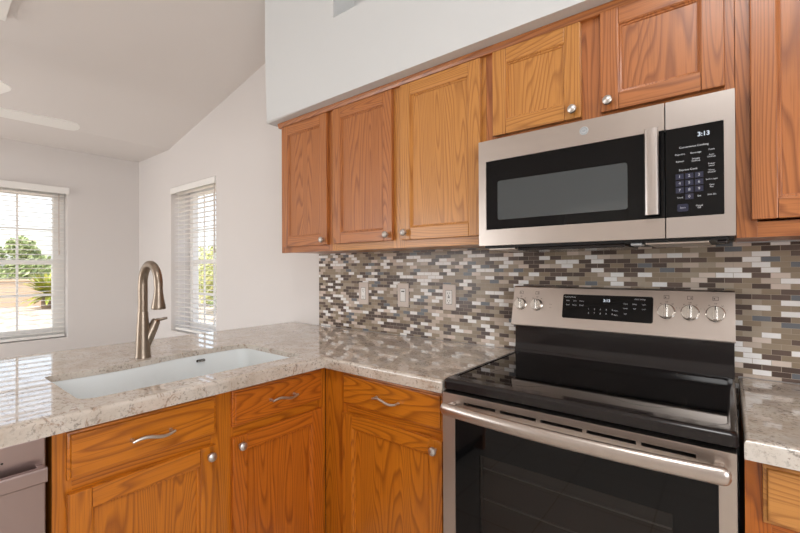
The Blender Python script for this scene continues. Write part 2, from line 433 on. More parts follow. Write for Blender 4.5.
def window(name, T, u0, u1, z0, z1, wd, mu, mz, rail, fr=.05):
    """wd = depth (w) of the glass plane (negative = outside)"""
    o = bpy.data.objects.new(name, None); C.objects.link(o); o.location = T((u0+u1)/2, wd, z0); struct(o)
    b = B(T)
    b.box(u0+.001, u0+fr, wd-.03, wd+.03, z0+.001, z1-.001, .004); b.box(u1-fr, u1-.001, wd-.03, wd+.03, z0+.001, z1-.001, .004)
    b.box(u0+fr, u1-fr, wd-.03, wd+.03, z0+.001, z0+fr, .004); b.box(u0+fr, u1-fr, wd-.03, wd+.03, z1-fr, z1-.001, .004)
    if rail: b.box(u0+fr, u1-fr, wd-.02, wd+.025, rail-.022, rail+.022, .003)
    b.build('window_frame', 'white', o)
    b = B(T)
    for u in mu: b.box(u-.009, u+.009, wd-.006, wd+.006, z0+fr, z1-fr)
    for z in mz: b.box(u0+fr, u1-fr, wd-.005, wd+.005, z-.009, z+.009)
    if mu or mz: b.build('muntin', 'white', o)
    b = B(T); b.face([(u0+fr, wd-.008, z0+fr), (u1-fr, wd-.008, z0+fr), (u1-fr, wd-.008, z1-fr), (u0+fr, wd-.008, z1-fr)]); b.build('pane', 'glass', o, smooth=False)
    return o
window('window_1', T_pen(XL), W1[0], W1[1], W1[2], W1[3], -.135, [-.995-.265*k for k in (0, 1, 2)], [1.04, 1.685], 1.36, .095)
window('window_2', T_wall(0), W2[0], W2[1], W2[2], W2[3], -.215, [-3.37, -3.17, -2.97], [1.04, 1.685], 1.36, .065)
window('added_rear_window', T_wall(YB), PD[0], PD[1], .001, PD[3], .1, [], [], None, .07)  # glazing of the added rear opening, out of view
window('added_right_window', T_pen(XR), RW[0], RW[1], RW[2], RW[3], .1, [-2.27], [], None, .05)  # glazing of the added right opening, out of view

# ================================================================ WINDOW BLINDS
def blind(T, u0, u1, z0, z1, w_in, label, lip, tilt):
    r = thing('window_blind', T((u0+u1)/2, -w_in, z0), label, 'blind', 'white horizontal blinds in the windows')
    b = B(T); b.box(u0-lip, u1+lip, -.008 if not lip else .001, .012 if not lip else .03, z1-.062, z1+(.002 if lip else -.004), .004); b.build('valance', 'white', r)
    b = B(T); b.box(u0+.01, u1-.01, -w_in-.025, -w_in+.025, z1-.05, z1-.008, .003); b.build('headrail', 'white', r)
    b = B(T); n = int((z1-z0-.11)/.045); ca, sa = math.cos(tilt), math.sin(tilt)
    for i in range(n+1):
        z = z0+.055+i*.045
        # slightly crowned slat, 50 mm deep
        for s in (1,):
            pr = [(-.025, 0), (-.012, .002), (0, .0028), (.012, .002), (.025, 0)]
            top = [(-w_in+p*ca, z+p*sa+q) for p, q in pr]; bot = [(-w_in+p*ca, z+p*sa+q-.0025) for p, q in pr[::-1]]
            lp = top+bot
            b.loft([[(u0+.012, a, c) for a, c in lp], [(u1-.012, a, c) for a, c in lp]])
    b.build('slats', 'slat', r)
    b = B(T); b.box(u0+.012, u1-.012, -w_in-.024, -w_in+.024, z0+.006, z0+.03, .003); b.build('bottom_rail', 'white', r)
    for u in (u0+.10, (u0+u1)/2, u1-.10):
        b = B(T)
        for dw in (-.026, .026): b.box(u-.0012, u+.0012, -w_in+dw-.001, -w_in+dw+.001, z0+.02, z1-.03)
        b.build('cord', 'white', r)
    b = B(T); b.tube([(u1-.06, -w_in+.034, z1-.05), (u1-.06, -w_in+.034, z1-.62)], .0035, 8); b.lathe(u1-.06, 0, [(.003, z1-.62), (.007, z1-.63), (.008, z1-.66), (.002, z1-.67)], 10, axis='z', w=-w_in+.034); b.build('cord_tassel', 'plate', r)
    return r
blind(T_pen(XL), W1[0]+.004, W1[1]-.004, W1[2]+.004, W1[3]-.002, .055, 'white slatted blind over the left wall window with the palm outside', .014, math.radians(3))
blind(T_wall(0), W2[0]+.004, W2[1]-.004, W2[2]+.004, W2[3]-.002, .055, 'white slatted blind recessed in the narrow window behind the faucet', 0, math.radians(0))

# ================================================================ TILE + COUNTERS
b = B(T_wall(0)); b.box(-1.374, .0, .0005, .008, .913, 1.379); b.box(0, .766, .0005, .008, .80, 1.37); b.box(.766, 2.6, .0005, .008, .913, 1.362)
tag(b.build('tile_backsplash', 'mosaic', smooth=False), 'mosaic tile backsplash of small brown, taupe and white bricks behind the counters', 'backsplash')

CZ0, CZ1 = .868, .9125
sink_hole = []
def arc(cx, cy, r, a0, a1, n=6): return [(cx+r*math.cos(math.radians(a0+(a1-a0)*k/n)), cy+r*math.sin(math.radians(a0+(a1-a0)*k/n))) for k in range(n+1)]
sink_hole += arc(-.725, -.711, .028, 0, 90)             # front far corner
sink_hole += arc(-1.105, -.727, .048, 92, 175)         # back far corner
sink_hole += [(-1.155, -.80), (-1.156, -.90), (-1.153, -.99), (-1.146, -1.04), (-1.132, -1.10), (-1.117, -1.16), (-1.108, -1.23), (-1.105, -1.32), (-1.109, -1.40)]
sink_hole += arc(-1.098, -1.440, .018, 180, 268, 4)
sink_hole += arc(-.740, -1.416, .042, 270, 360)
outer = [(-1.668, -.002), (-1.668, -2.3), (-.586, -2.3), (-.586, -.656), (-.003, -.656), (-.003, -.009), (-1.374, -.009), (-1.374, -.002)]
slab('granite_countertop', outer, sink_hole, CZ0, CZ1, 'granite', 'L-shaped polished beige granite countertop holding the undermount sink', 'countertop', [(-.626, -.586, -2.3, -.656), (-.626, -.003, -.656, -.616), (-1.668, -1.628, -2.3, -.002)])
slab('granite_countertop', [(.766, -.009), (.766, -.656), (1.6, -.656), (1.6, -.009)], None, CZ0, CZ1, 'granite', 'short granite countertop to the right of the range', 'countertop', [(.766, 1.6, -.656, -.616)])

# ================================================================ SINK
def scale_loop(lp, s, dx=0, dy=0):
    cx = sum(p[0] for p in lp)/len(lp); cy = sum(p[1] for p in lp)/len(lp)
    return [(cx+(x-cx)*s+dx, cy+(y-cy)*s+dy) for x, y in lp]
def grow(lp, d):
    n = len(lp); out = []
    for i in range(n):
        a = Vector(lp[i-1]); c = Vector(lp[(i+1) % n]); t = (c-a).normalized(); nn = Vector((t.y, -t.x)); out.append((lp[i][0]+nn.x*d, lp[i][1]+nn.y*d))
    return out
clean = []
for p in sink_hole:
    if not clean or (Vector(p)-Vector(clean[-1])).length > .004: clean.append(p)
sk = thing('kitchen_sink', (-.93, -1.08, .67), 'white porcelain undermount sink set in the peninsula countertop', 'sink')
b = B()
L0 = grow(clean, .02); L1 = grow(clean, .003)
if (Vector(L0[0])-Vector((-.93, -1.08))).length < (Vector(clean[0])-Vector((-.93, -1.08))).length: L0 = grow(clean, -.02); L1 = grow(clean, -.003)
sg = lambda d: grow(clean, d if L0 == grow(clean, .02) else -d)
rows = [(sg(.022), .878), (sg(.022), .890), (sg(.003), .890), (sg(0), .886), (sg(-.006), .74), (sg(-.012), .70), (sg(-.028), .683), (sg(-.05), .678)]
b.loft([[(x, y, z) for x, y in lp] for lp, z in rows], cap0=False, cap1=True)
b.build('basin', 'porcelain', sk, recalc=False)
b = B(); b.lathe(-.93, 0, [(.0, .679), (.045, .679), (.047, .6815), (.04, .682), (.036, .6795), (.0, .6792)], 24, axis='z', w=-1.08); b.build('drain', 'nickel', sk)
b = B(T_pen(-1.148)); ox, oz = -.90, .866
b.loft([[(ox+u, .0, oz+z) for u, z in rrect(-.020, .020, -.006, .006, .0055, 4)], [(ox+u, .0045, oz+z) for u, z in rrect(-.019, .019, -.005, .005, .0045, 4)]]); ov = b.build('overflow', 'platedark', sk)
b = B(T_pen(-1.148))
for k in range(-2, 3): b.box(ox+k*.006-.0012, ox+k*.006+.0012, .0046, .0056, oz-.005, oz+.005)
b.build('grille', 'nickel', ov)

# ================================================================ FAUCET
fx, fy = -1.195, -1.121
fa = thing('kitchen_faucet', (fx, fy, .913), 'brushed nickel gooseneck pull-down faucet standing behind the sink', 'faucet')
b = B(); b.lathe(fx, 0, [(.0, .9128), (.031, .9128), (.031, .918), (.0295, .922), (.0275, .96), (.0245, 1.02), (.0215, 1.07), (.0200, 1.10), (.0192, 1.105), (.0, 1.105)], 28, axis='z', w=fy); b.build('base', 'bnickel', fa)
pts = [(fx, fy, z) for z in (1.105, 1.14, 1.18, 1.216)]
R = .078
for k in range(1, 15):
    a = PI-PI*k/14*1.0; pts.append((fx+R+R*math.cos(a), fy, 1.223+R*math.sin(a)*1.03))
pts.append((fx+2*R+.001, fy, 1.213))
b = B(); b.tube(pts, [.0182]*4+[.0176]*6+[.0160]*(len(pts)-10), 18); b.build('spout', 'bnickel', fa)
hx = fx+2*R+.001
b = B(); b.lathe(hx, 0, [(.0, 1.214), (.0148, 1.214), (.0155, 1.21), (.0165, 1.19), (.020, 1.165), (.0252, 1.138), (.0258, 1.129), (.0245, 1.125), (.019, 1.124), (.018, 1.127), (0, 1.127)], 24, axis='z', w=fy)
o = b.build('spray_head', 'bnickel', fa)
b = B(); b.lathe(hx, 0, [(0, 1.1265), (.0175, 1.1265), (.017, 1.1235), (0, 1.1235)], 20, axis='z', w=fy); b.build('nozzle', 'black', o)
b = B(); p0 = Vector((fx, fy+.006, .962)); p1 = Vector((fx+.006, fy+.046, 1.058))
b.tube([p0, p0.lerp(p1, .35), p0.lerp(p1, .7), p1], [.0225, .0225, .0205, .0185], 18); h = b.build('handle_body', 'bnickel', fa)
b = B(); q = (p1-p0).normalized(); b.tube([p1, p1+q*.006, p1+q*.012], [.0178, .0172, .012], 18)
b.tube([p1+q*.008, p1+q*.010+Vector((.004, .018, .0)), p1+Vector((.008, .032, .012)), p1+Vector((.012, .044, .014))], [.009, .0075, .0075, .0055], 12, flat=.75); b.build('lever', 'bnickel', h)

# ================================================================ CABINETS
def knob(T, u, z, w, parent, grp=None):
    b = B(T); b.lathe(u, z, [(0, w), (.0065, w), (.006, w+.008), (.0065, w+.013), (.0145, w+.017), (.0155, w+.021), (.0135, w+.026), (.008, w+.029), (0, w+.030)], 20)
    return lab(b.build('knob', 'nickel', parent), 'round satin nickel knob')
def pull(T, u, z, w, parent):
    b = B(T); n = 24; L = .058
    pts = []
    for i in range(n+1):
        t = i/n; uu = u-L+2*L*t; pts.append((uu, w+.021+.004*math.sin(PI*t), z+.0058*math.sin(2*PI*t)+(t-.5)*.000))
    rad = [.0038+.0016*math.sin(PI*i/n) for i in range(n+1)]
    b.tube(pts, rad, 12)
    for i in (1, n-1): b.lathe(pts[i][0], pts[i][2], [(0, w), (.0062, w), (.005, w+.004), (.0042, w+.022), (0, w+.022)], 12)
    return lab(b.build('handle', 'nickel', parent), 'wavy satin nickel bar pull')
def door(T, u0, u1, z0, z1, w, tint, hax, parent, kn=None, fw=.054):
    """frame-and-panel oak door whose back sits at w"""
    th = .02; b = B(T)
    b.box(u0, u0+fw, w, w+th, z0, z1, .0035); b.box(u1-fw, u1, w, w+th, z0, z1, .0035)
    b.box(u0+fw, u1-fw, w, w+th-.0003, z0, z0+fw, .003, 1); b.box(u0+fw, u1-fw, w, w+th-.0003, z1-fw, z1, .003, 1)
    # inner moulding
    a0, a1, c0, c1 = u0+fw-.002, u1-fw+.002, z0+fw-.002, z1-fw+.002
    prof = [(0, th-.002), (.004, th-.003), (.006, th-.0075), (.010, th-.009), (.011, th-.0125)]
    loops = [[(a0+i, w+d, c0+i), (a1-i, w+d, c0+i), (a1-i, w+d, c1-i), (a0+i, w+d, c1-i)] for i, d in prof]
    b.loft(loops, cap0=False, cap1=False)
    o = b.build('door', [tint+'z', tint+hax], parent)
    b = B(T); b.box(u0+fw-.001, u1-fw+.001, w+.003, w+th-.0125, z0+fw-.001, z1-fw+.001); b.build('panel', [tint+'z'], o)
    if kn: knob(T, kn[0], kn[1], w+th-.001, o)
    return o
def drawer_front(T, u0, u1, z0, z1, w, tint, hax, parent, hd=True):
    b = B(T); lp = lambda i, d: [(u0+i, w+d, z0+i), (u1-i, w+d, z0+i), (u1-i, w+d, z1-i), (u0+i, w+d, z1-i)]
    b.loft([lp(0, 0), lp(0, .011), lp(.0015, .0125), (lp(.006, .0135)), lp(.008, .0185), lp(.011, .020)])
    o = b.build('drawer_front', tint+hax, parent)
    if hd: pull(T, (u0+u1)/2+.001, (z0+z1)/2-.003, w+.0195, o)
    return o
def face_frame(T, us, zs, u0, u1, z0, z1, w, tint, hax, parent, th=.019):
    """us: stiles (a,b); zs: rails (u0,u1,a,b)"""
    b = B(T)
    for a, c in us: b.box(a, c, w-th, w, z0, z1, .0008)
    for a, c, d, e in zs: b.box(a, c, w-th, w-.0003, d, e, .0006, 1)
    return b.build('face_frame', [tint+'z', tint+hax], parent)
def carcass(T, u0, u1, w0, w1, z0, z1, tint, parent, top=True, bottom=True):
    b = B(T); t = .016
    b.box(u0, u0+t, w0, w1, z0, z1); b.box(u1-t, u1, w0, w1, z0, z1); b.box(u0+t, u1-t, w0, w0+.006, z0, z1)
    if bottom: b.box(u0+t, u1-t, w0+.006, w1, z0, z0+t)
    if top: b.box(u0+t, u1-t, w0+.006, w1, z1-t, z1)
    return b.build('carcass', tint+'z', parent, smooth=False)

Tu = T_wall(0); WF = .325
# upper single-door cabinet at the far left
ZU0, ZU1 = 1.377, 2.139
def upper(name_label, u0, u1, z0, z1, stiles, doors, tintf, top=None):
    r = thing('wall_cabinet', ((u0+u1)/2, -.17, z0), name_label, 'cabinet', 'oak wall cabinets')
    carcass(Tu, u0, u1, .009 if z0 < 1.5 else .0085, WF-.0195, z0+.004, z1, tintf, r)
    edges = sorted([q for s in stiles for q in s])
    rails = []
    inner = [(stiles[i][1], stiles[i+1][0]) for i in range(len(stiles)-1)]
    for a, c in inner: rails += [(a, c, z0, z0+.042), (a, c, z1-.034, z1)]
    face_frame(Tu, stiles, rails, u0, u1, z0, z1, WF, tintf, 'x', r)
    for (a, c, d, e, tint, kn) in doors: door(Tu, a, c, d, e, WF+.0005, tint, 'x', r, kn)
    return r
DT = 2.112
upper('single-door oak wall cabinet at the far left end of the row', -1.335, -.8935, ZU0, ZU1, [(-1.335, -1.297), (-.925, -.8935)],
      [(-1.308, -.917, 1.411, DT, 'red', (-.942, 1.437))], 'red')
upper('two-door oak wall cabinet between the single-door one and the microwave', -.8925, -.0015, ZU0, ZU1, [(-.8925, -.855), (-.485, -.405), (-.040, -.0015)],
      [(-.868, -.470, 1.412, DT, 'red', (-.497, 1.440)), (-.420, -.018, 1.411, DT, 'gold', (-.391, 1.443))], 'gold')
upper('short two-door oak wall cabinet above the microwave', -.0005, .7595, 1.766, ZU1, [(-.0005, .045), (.345, .430), (.725, .7595)],
      [(.034, .357, 1.790, DT+.002, 'gold', (.333, 1.817)), (.417, .738, 1.790, 2.118, 'rose', (.442, 1.819))], 'rose')
upper('oak wall cabinet right of the microwave, cut by the picture edge', .7605, 1.60, 1.363, ZU1, [(.7605, .805), (1.18, 1.22), (1.56, 1.60)],
      [(.792, 1.185, 1.410, DT+.002, 'rose', (1.155, 1.437)), (1.212, 1.585, 1.410, DT+.002, 'rose', (1.24, 1.437))], 'rose')
b = B(Tu); lp = [(WF+.0008, 2.1155), (WF+.014, 2.1175), (WF+.017, 2.126), (WF+.020, 2.130), (WF+.022, 2.1415), (WF+.0008, 2.1415)]
b.loft([[(-1.345, a, c) for a, c in lp], [1.60 and (1.60, a, c) for a, c in lp]])
struct(b.build('trim_1', 'redx'))

# base cabinets
ZB1 = .8665; ZT = .10
def base(T, label, u0, u1, stiles, rails, doors, drawers, tint, hax, wd, toe=True, top=False):
    r = thing('base_cabinet', T((u0+u1)/2, -.3, 0), label, 'cabinet', 'oak base cabinets')
    carcass(T, u0, u1, -wd, -.0195, ZT, ZB1-.002, tint, r, top=top)
    face_frame(T, stiles, rails, u0, u1, ZT, ZB1, 0, tint, hax, r)
    b = B(T); b.box(u0, u1, -.08, -.068, 0, ZT); b.build('toe_kick', 'toe', r)
    for (a, c, kn, tt) in doors: door(T, a, c, .125, .694, .0005, tt, hax, r, kn)
    for (a, c, hd, tt) in drawers: drawer_front(T, a, c, .729, .855, .0005, tt, hax, r, hd)
    return r
Tl = T_wall(-.61); Tp = T_pen(-.63)
rl = lambda a, c: [(a, c, ZT, ZT+.04), (a, c, .682, .742), (a, c, .842, ZB1)]
base(Tl, 'oak base cabinet between the inside corner and the range', -.629, -.004, [(-.629, -.492), (-.035, -.004)], rl(-.492, -.035),
     [(-.505, -.021, (-.047, .662), 'honey')], [(-.505, -.021, True, 'honey')], 'honey', 'x', .59)
base(Tl, 'oak base cabinet right of the range, cut by the picture edge', .767, 1.6, [(.767, .812), (1.16, 1.20), (1.56, 1.6)], rl(.812, 1.16)+rl(1.2, 1.56),
     [(.797, 1.17, (1.14, .662), 'honey'), (1.19, 1.58, (1.22, .662), 'honey')], [(.797, 1.17, True, 'gold'), (1.19, 1.58, True, 'gold')], 'amber', 'x', .59)
base(Tp, 'oak sink base cabinet under the peninsula with two doors and false drawers', -1.536, -.612, [(-1.536, -1.494), (-1.118, -1.036), (-.655, -.612)], rl(-1.494, -1.118)+rl(-1.036, -.655),
     [(-1.508, -1.107, (-1.132, .665), 'honey'), (-1.048, -.642, (-1.022, .663), 'amber')], [(-1.507, -1.106, True, 'honey'), (-1.047, -.642, True, 'amber')], 'honey', 'y', .62)

# ================================================================ DISHWASHER
dw = thing('dishwasher', (-.9, -1.86, 0), 'stainless steel dishwasher at the bottom left under the peninsula counter', 'dishwasher')
b = B(); b.box(-1.2, -.64, -2.15, -1.548, .06, .864); b.build('body', 'black', dw)
b = B(T_pen(-.64)); b.box(-2.148, -1.551, 0, .030, .12, .862, .004); dd = b.build('door', 'steely', dw)
b = B(T_pen(-.64))
b.loft([[(-1.556, w_, z) for w_, z in rrect(.055, .072, .762, .800, .005, 3)], [(-2.14, w_, z) for w_, z in rrect(.055, .072, .762, .800, .005, 3)]])
b.box(-1.572, -1.557, .0305, .056, .766, .796, .003); b.box(-2.139, -2.124, .0305, .056, .766, .796, .003)
b.build('handle', 'steely', dd)
b = B(T_pen(-.64)); b.lathe(-1.632, .823, [(0, .0301), (.0025, .0301), (.0025, .0306), (0, .0306)], 10); b.build('indicator', 'black', dd)
b = B(T_pen(-.68)); b.box(-2.14, -1.556, -.02, 0, .0, .10); b.build('toe_kick', 'black', dw)
b = B(T_pen(-.62)); b.box(-2.2, -2.16, -.64, 0, 0, ZB1); tag(b.build('end_panel', 'honeyz'), 'oak end panel closing the peninsula beyond the dishwasher', 'panel')

# ================================================================ OUTLETS AND SWITCH
def plate(u, kind, label):
    T = T_wall(-.008); z = 1.135
    r = thing('wall_switch' if kind == 'switch' else 'wall_outlet', (u, -.009, z-.06), label, 'switch' if kind == 'switch' else 'outlet')
    b = B(T); b.loft([[(u+a, .0005, z+c) for a, c in rrect(-.0385, .0385, -.066, .066, .004, 3)], [(u+a, .004, z+c) for a, c in rrect(-.0385, .0385, -.066, .066, .004, 3)], [(u+a, .0065, z+c) for a, c in rrect(-.036, .036, -.0635, .0635, .003, 3)]])
    b.build('cover_plate', 'plate', r)
    b = B(T); b.loft([[(u+a, .0066, z+c) for a, c in rrect(-.0172, .0172, -.0345, .0345, .003, 3)], [(u+a, .0078, z+c) for a, c in rrect(-.0165, .0165, -.0335, .0335, .003, 3)]]); f = b.build('faceplate', 'white', r)
    b = B(T); b.loft([[(u+a, .0064, z+c) for a, c in rrect(-.0185, .0185, -.036, .036, .003, 3)], [(u+a, .0068, z+c) for a, c in rrect(-.0185, .0185, -.036, .036, .003, 3)]]); b.build('seam', 'platedark', r)
    if kind == 'switch':
        b = B(T); b.box(u-.012, u+.012, .0079, .0125, z-.018, z+.016, .002); b.build('paddle', 'white', f)
        b = B(T); b.box(u-.010, u+.012, .0079, .0082, z+.018, z+.024); b.build('slot', 'platedark', f)
    else:
        b = B(T)
        for s in (-1, 1):
            zz = z+s*.019; b = B(T)
            b.box(u-.0075, u-.005, .0079, .0082, zz-.003, zz+.006); b.box(u+.005, u+.0075, .0079, .0082, zz-.002, zz+.006); b.lathe(u, zz-.009, [(0, .0079), (.0028, .0079), (.0028, .0082), (0, .0082)], 10)
            b.build('receptacle_slots', 'platedark', f)
            if kind == 'gfci':
                b = B(T); b.box(u-.006, u+.006, .0079, .0086, z+s*.0024-.0017, z+s*.0024+.0017); b.build('button', 'platedark', f)
    return r
plate(-.967, 'outlet', 'almond outlet plate on the mosaic tile, leftmost of the three')
plate(-.667, 'switch', 'almond wall switch on the mosaic tile between the two outlets')
plate(-.370, 'gfci', 'almond outlet plate on the mosaic tile nearest the range')

# ================================================================ MICROWAVE
mw = thing('microwave', (.38, -.2, 1.366), 'stainless steel over-the-range microwave with black glass door', 'microwave')
Tm = T_wall(-.370); X0, X1, XD, Z0, Z1 = .0008, .7588, .600, 1.3665, 1.7595
b = B(); b.box(X0+.002, X1-.002, -.370, -.009, Z0+.006, Z1-.002); b.build('body', 'black', mw)
b = B(Tm); b.grid([X0, .031, XD-.001], [Z0, 1.425, 1.681, Z1], 0, .026, lambda u, v: u > .031 and 1.425 < v < 1.681)
es = [e for e in b.bm.edges if all(v.co.y < -.3955 for v in e.verts) and e.calc_face_angle(0) > 1]
bmesh.ops.bevel(b.bm, geom=es, offset=.002, segments=2, affect='EDGES'); md = b.build('door', 'steel', mw)
b = B(Tm); b.box(.0312, XD-.001, .004, .0245, 1.4252, 1.6808, .002); gl = lab(b.build('glass_panel', 'blackglass', md), 'black glass door front')
b = B(Tm); lp = rrect(.077, .503, 1.460, 1.603, .008, 4); b.loft([[(a, .0246, c) for a, c in lp], [(a, .0252, c) for a, c in lp]]); b.build('viewing_window', 'meshgrey', gl)
b = B(Tm)
hp = [(.552, .0545), (.555, .060), (.562, .0625), (.578, .0625), (.585, .060), (.588, .0545), (.586, .052), (.554, .052)]
b.loft([[(a, c, 1.434) for a, c in hp], [(a, c, 1.684) for a, c in hp]])
b.box(.560, .580, .0262, .053, 1.445, 1.465, .002); b.box(.560, .580, .0262, .053, 1.655, 1.675, .002)
lab(b.build('handle', 'steelz', md), 'flat vertical stainless bar handle')
b = B(Tm); b.grid([XD+.002, .735, X1], [Z0, 1.425, 1.680, Z1], 0, .026, lambda u, v: u < .735 and 1.425 < v < 1.680)
es = [e for e in b.bm.edges if all(v.co.y < -.3955 for v in e.verts) and e.calc_face_angle(0) > 1]
bmesh.ops.bevel(b.bm, geom=es, offset=.002, segments=2, affect='EDGES'); cp = b.build('control_frame', 'steelz', mw)
b = B(Tm); lp = rrect(XD+.002, .7348, 1.4252, 1.6798, .004, 4); b.loft([[(a, .004, c) for a, c in lp], [(a, .0248, c) for a, c in lp]]); kp = b.build('control_panel', 'blackglass', cp)
yk = -.370-.0252
text('3:13', 'clock_display', .0165, 'digits', kp, face_wall(.691, yk, 1.652), bold=.0004)
for r_ in range(4):
    for c_ in range(3):
        if r_ == 3 and c_ != 1: continue
        u = .635+c_*.0225; z = 1.540-r_*.0195
        b = B(Tm); b.box(u-.0095, u+.0095, .0249, .0253, z-.0078, z+.0078); k_ = b.build('key', 'bluekey', kp)
        text('0' if r_ == 3 else str(r_*3+c_+1), 'digit', .0105, 'greyprint', k_, face_wall(u, yk-.0004, z))
b = B(Tm); b.loft([[(.642+a, .0249, 1.451+c) for a, c in rrect(-.013, .013, -.0105, .0105, .004, 3)], [(.642+a, .0253, 1.451+c) for a, c in rrect(-.013, .013, -.0105, .0105, .004, 3)]]); b.build('start_key', 'bluekey', kp)
W_ = [('Convenience Cooking', .0075, .668, 1.622), ('Popcorn', .0068, .636, 1.603), ('Beverage', .0068, .673, 1.603), ('Reheat', .0068, .636, 1.583), ('Weight\nDefrost', .0062, .673, 1.583),
      ('Express Cook', .0075, .655, 1.558), ('Cook', .0062, .708, 1.606), ('Auto\nDefrost', .0058, .708, 1.589), ('Power\nLevel', .0058, .708, 1.564), ('Timer\nOn/Off', .0058, .708, 1.546),
      ('Surface Light', .0050, .708, 1.524), ('Vent\nFan', .0058, .708, 1.506), ('Add 30s', .0058, .708, 1.482), ('Clock', .0062, .636, 1.480), ('Set', .0062, .680, 1.481), ('Start', .0068, .642, 1.451), ('Cancel\nOff', .0058, .680, 1.451)]
for t, s, u, z in W_: text(t, 'key_print', s, 'greyprint', kp, face_wall(u, yk-.0002-(.0003 if t == 'Start' else 0), z))
b = B(Tm); b.lathe(.379, 1.725, [(0, .0262), (.0135, .0262), (.0135, .0272), (.0125, .0276), (.0115, .0272), (0, .0272)], 28); bd = b.build('badge', 'badge', md)
b = B(Tm)
b.loft([[(.379+r*math.cos(2*PI*k/28), a, 1.725+r*math.sin(2*PI*k/28)) for k in range(28)] for r, a in ((.0104, .0272), (.0104, .0276), (.0092, .0276), (.0092, .0272))], cap0=False, cap1=False)
bb = b.build('badge_ring', 'badgeblue', bd)
text('GE', 'monogram', .0088, 'badgeblue', bd, face_wall(.379, -.370-.0275, 1.725))
b = B(); b.box(.012, .745, -.368, -.05, 1.358, 1.372); b.build('bottom_pan', 'black', mw)
b = B(); b.box(.14, .49, -.366, -.12, 1.345, 1.358, .004); b.build('vent_duct', 'blackenamel', mw)
def mesh_filter(x0, x1):
    b = B(); b.box(x0, x1, -.362, -.12, 1.351, 1.3578, .002); f = b.build('grease_filter', 'steel', mw)
mesh_filter(.025, .13); mesh_filter(.545, .70)
b = B(); b.box(.505, .535, -.363, -.30, 1.349, 1.3578, .003); b.build('lamp_cover', 'badge', mw)
b = B(); b.box(.718, .74, -.362, -.33, 1.347, 1.3578, .003); b.build('bracket', 'blackenamel', mw)

# ================================================================ RANGE
rg = thing('electric_range', (.38, -.33, 0), 'freestanding stainless electric range with black glass cooktop and curved handle', 'range')
RX0, RX1 = .0015, .7575
b = B(); b.box(RX0+.006, RX1-.006, -.612, -.035, .09, .884); b.build('body', 'black', rg)
# cooktop frame
b = B()
def lp_(i, z, r): return [(x, y, z) for x, y in rrect(RX0+i, RX1-i, -.6575+i, -.078-i, r, 6)]
b.loft([lp_(.003, .886, .012), lp_(.0, .889, .014), lp_(0, .8895, .014), lp_(0, .9115, .014), lp_(0, .912, .014), lp_(.0022, .9165, .014), lp_(.0065, .9198, .016), lp_(.007, .920, .016), lp_(.014, .921, .018)], cap1=False)
inn = lambda z, i=0: [(x, y, z) for x, y in rrect(RX0+.020+i, RX1-.020-i, -.610+i, -.105-i, .022, 6)]
b.loft([lp_(.014, .921, .018), [(x, y, .9212) for x, y, _ in inn(0, -.004)], inn(.9200), inn(.9165)], cap0=False, cap1=False)
bmesh.ops.remove_doubles(b.bm, verts=b.bm.verts, dist=1e-5)
ct = b.build('cooktop', 'blackenamel', rg)
b = B(); b.loft([inn(.9140, .0003), inn(.9176, .0003)]); g = b.build('glass_surface', 'cookglass', ct)
for (cx, cy, rr) in ((.205, -.47, .115), (.205, -.22, .075), (.555, -.465, .098), (.555, -.22, .075), (.38, -.20, .05)):
    b = B(); n = 48
    for i in range(n):
        a, c = 2*PI*i/n, 2*PI*(i+1)/n
        b.face([(cx+rr*math.cos(a), cy+rr*math.sin(a), .9178), (cx+rr*math.cos(c), cy+rr*math.sin(c), .9178), (cx+(rr-.0016)*math.cos(c), cy+(rr-.0016)*math.sin(c), .9178), (cx+(rr-.0016)*math.cos(a), cy+(rr-.0016)*math.sin(a), .9178)])
    b.build('burner_ring', 'ringprint', g, smooth=False, recalc=False)
# backguard lower section with its cove
b = B(T_wall(0))
pr = [(.014, .915), (.082, .915), (.0815, .925), (.078, .930), (.074, .948), (.0725, .965), (.0725, 1.045), (.06, 1.06), (.014, 1.06)]
b.loft([[(RX0+.006, a, c) for a, c in pr], [(RX1-.001, a, c) for a, c in pr]]); b.build('backguard', 'blackenamel', rg)
# tilted stainless control panel
O = Vector((0, -.100, 1.036)); uy = Vector((0, .040, .1645)).normalized(); nn = Vector((1, 0, 0)).cross(uy)
PX = Matrix(((1, 0, 0, 0), (0, uy.y, nn.y, 0), (0, uy.z, nn.z, 0), (0, 0, 0, 1))); PX.translation = O   # local: x, y up the face, z out
PH = .1685
b = B(T_wall(0)); pr = [(.100, 1.036), (.101, 1.040), (.0605, 1.198), (.057, 1.2025), (.014, 1.2025), (.014, 1.061), (.061, 1.061), (.075, 1.036)]
b.loft([[(RX0-.002, a, c) for a, c in pr], [(RX1+.002, a, c) for a, c in pr]])
cpn = b.build('control_panel', 'steel', rg, ang=20)
b = B(); lp = rrect(.212, .529, .045, .142, .007, 4); b.loft([[(x, y, .0006) for x, y in lp], [(x, y, .0022) for x, y in lp]]); disp = b.build('display_panel', 'blackglass', cpn, xf=PX)
text('3:13', 'clock_display', .0145, 'digits', disp, PX @ Matrix.Translation((.375, .121, .0024)), bold=.0003)
it = []
def P_(t, s, x, y): it.append((t, s, PX @ Matrix.Translation((x, y, .0024))))
P_('Cooking Modes', .0068, .240, .131)
for i, x in enumerate((.232, .258, .284)): P_(('Bake', 'Conv', 'Warm')[i], .0062, x, .116); P_(('Broil', 'Roast', 'Proof')[i], .0066, x, .099)
for i in range(5): P_(str(i+1), .0085, .312+i*.021, .086); P_(str((i+6) % 10), .0085, .312+i*.021, .070)
P_('Timer', .0062, .408, .084); P_('Start', .0062, .408, .068)
P_('Clean Settings', .0062, .487, .131)
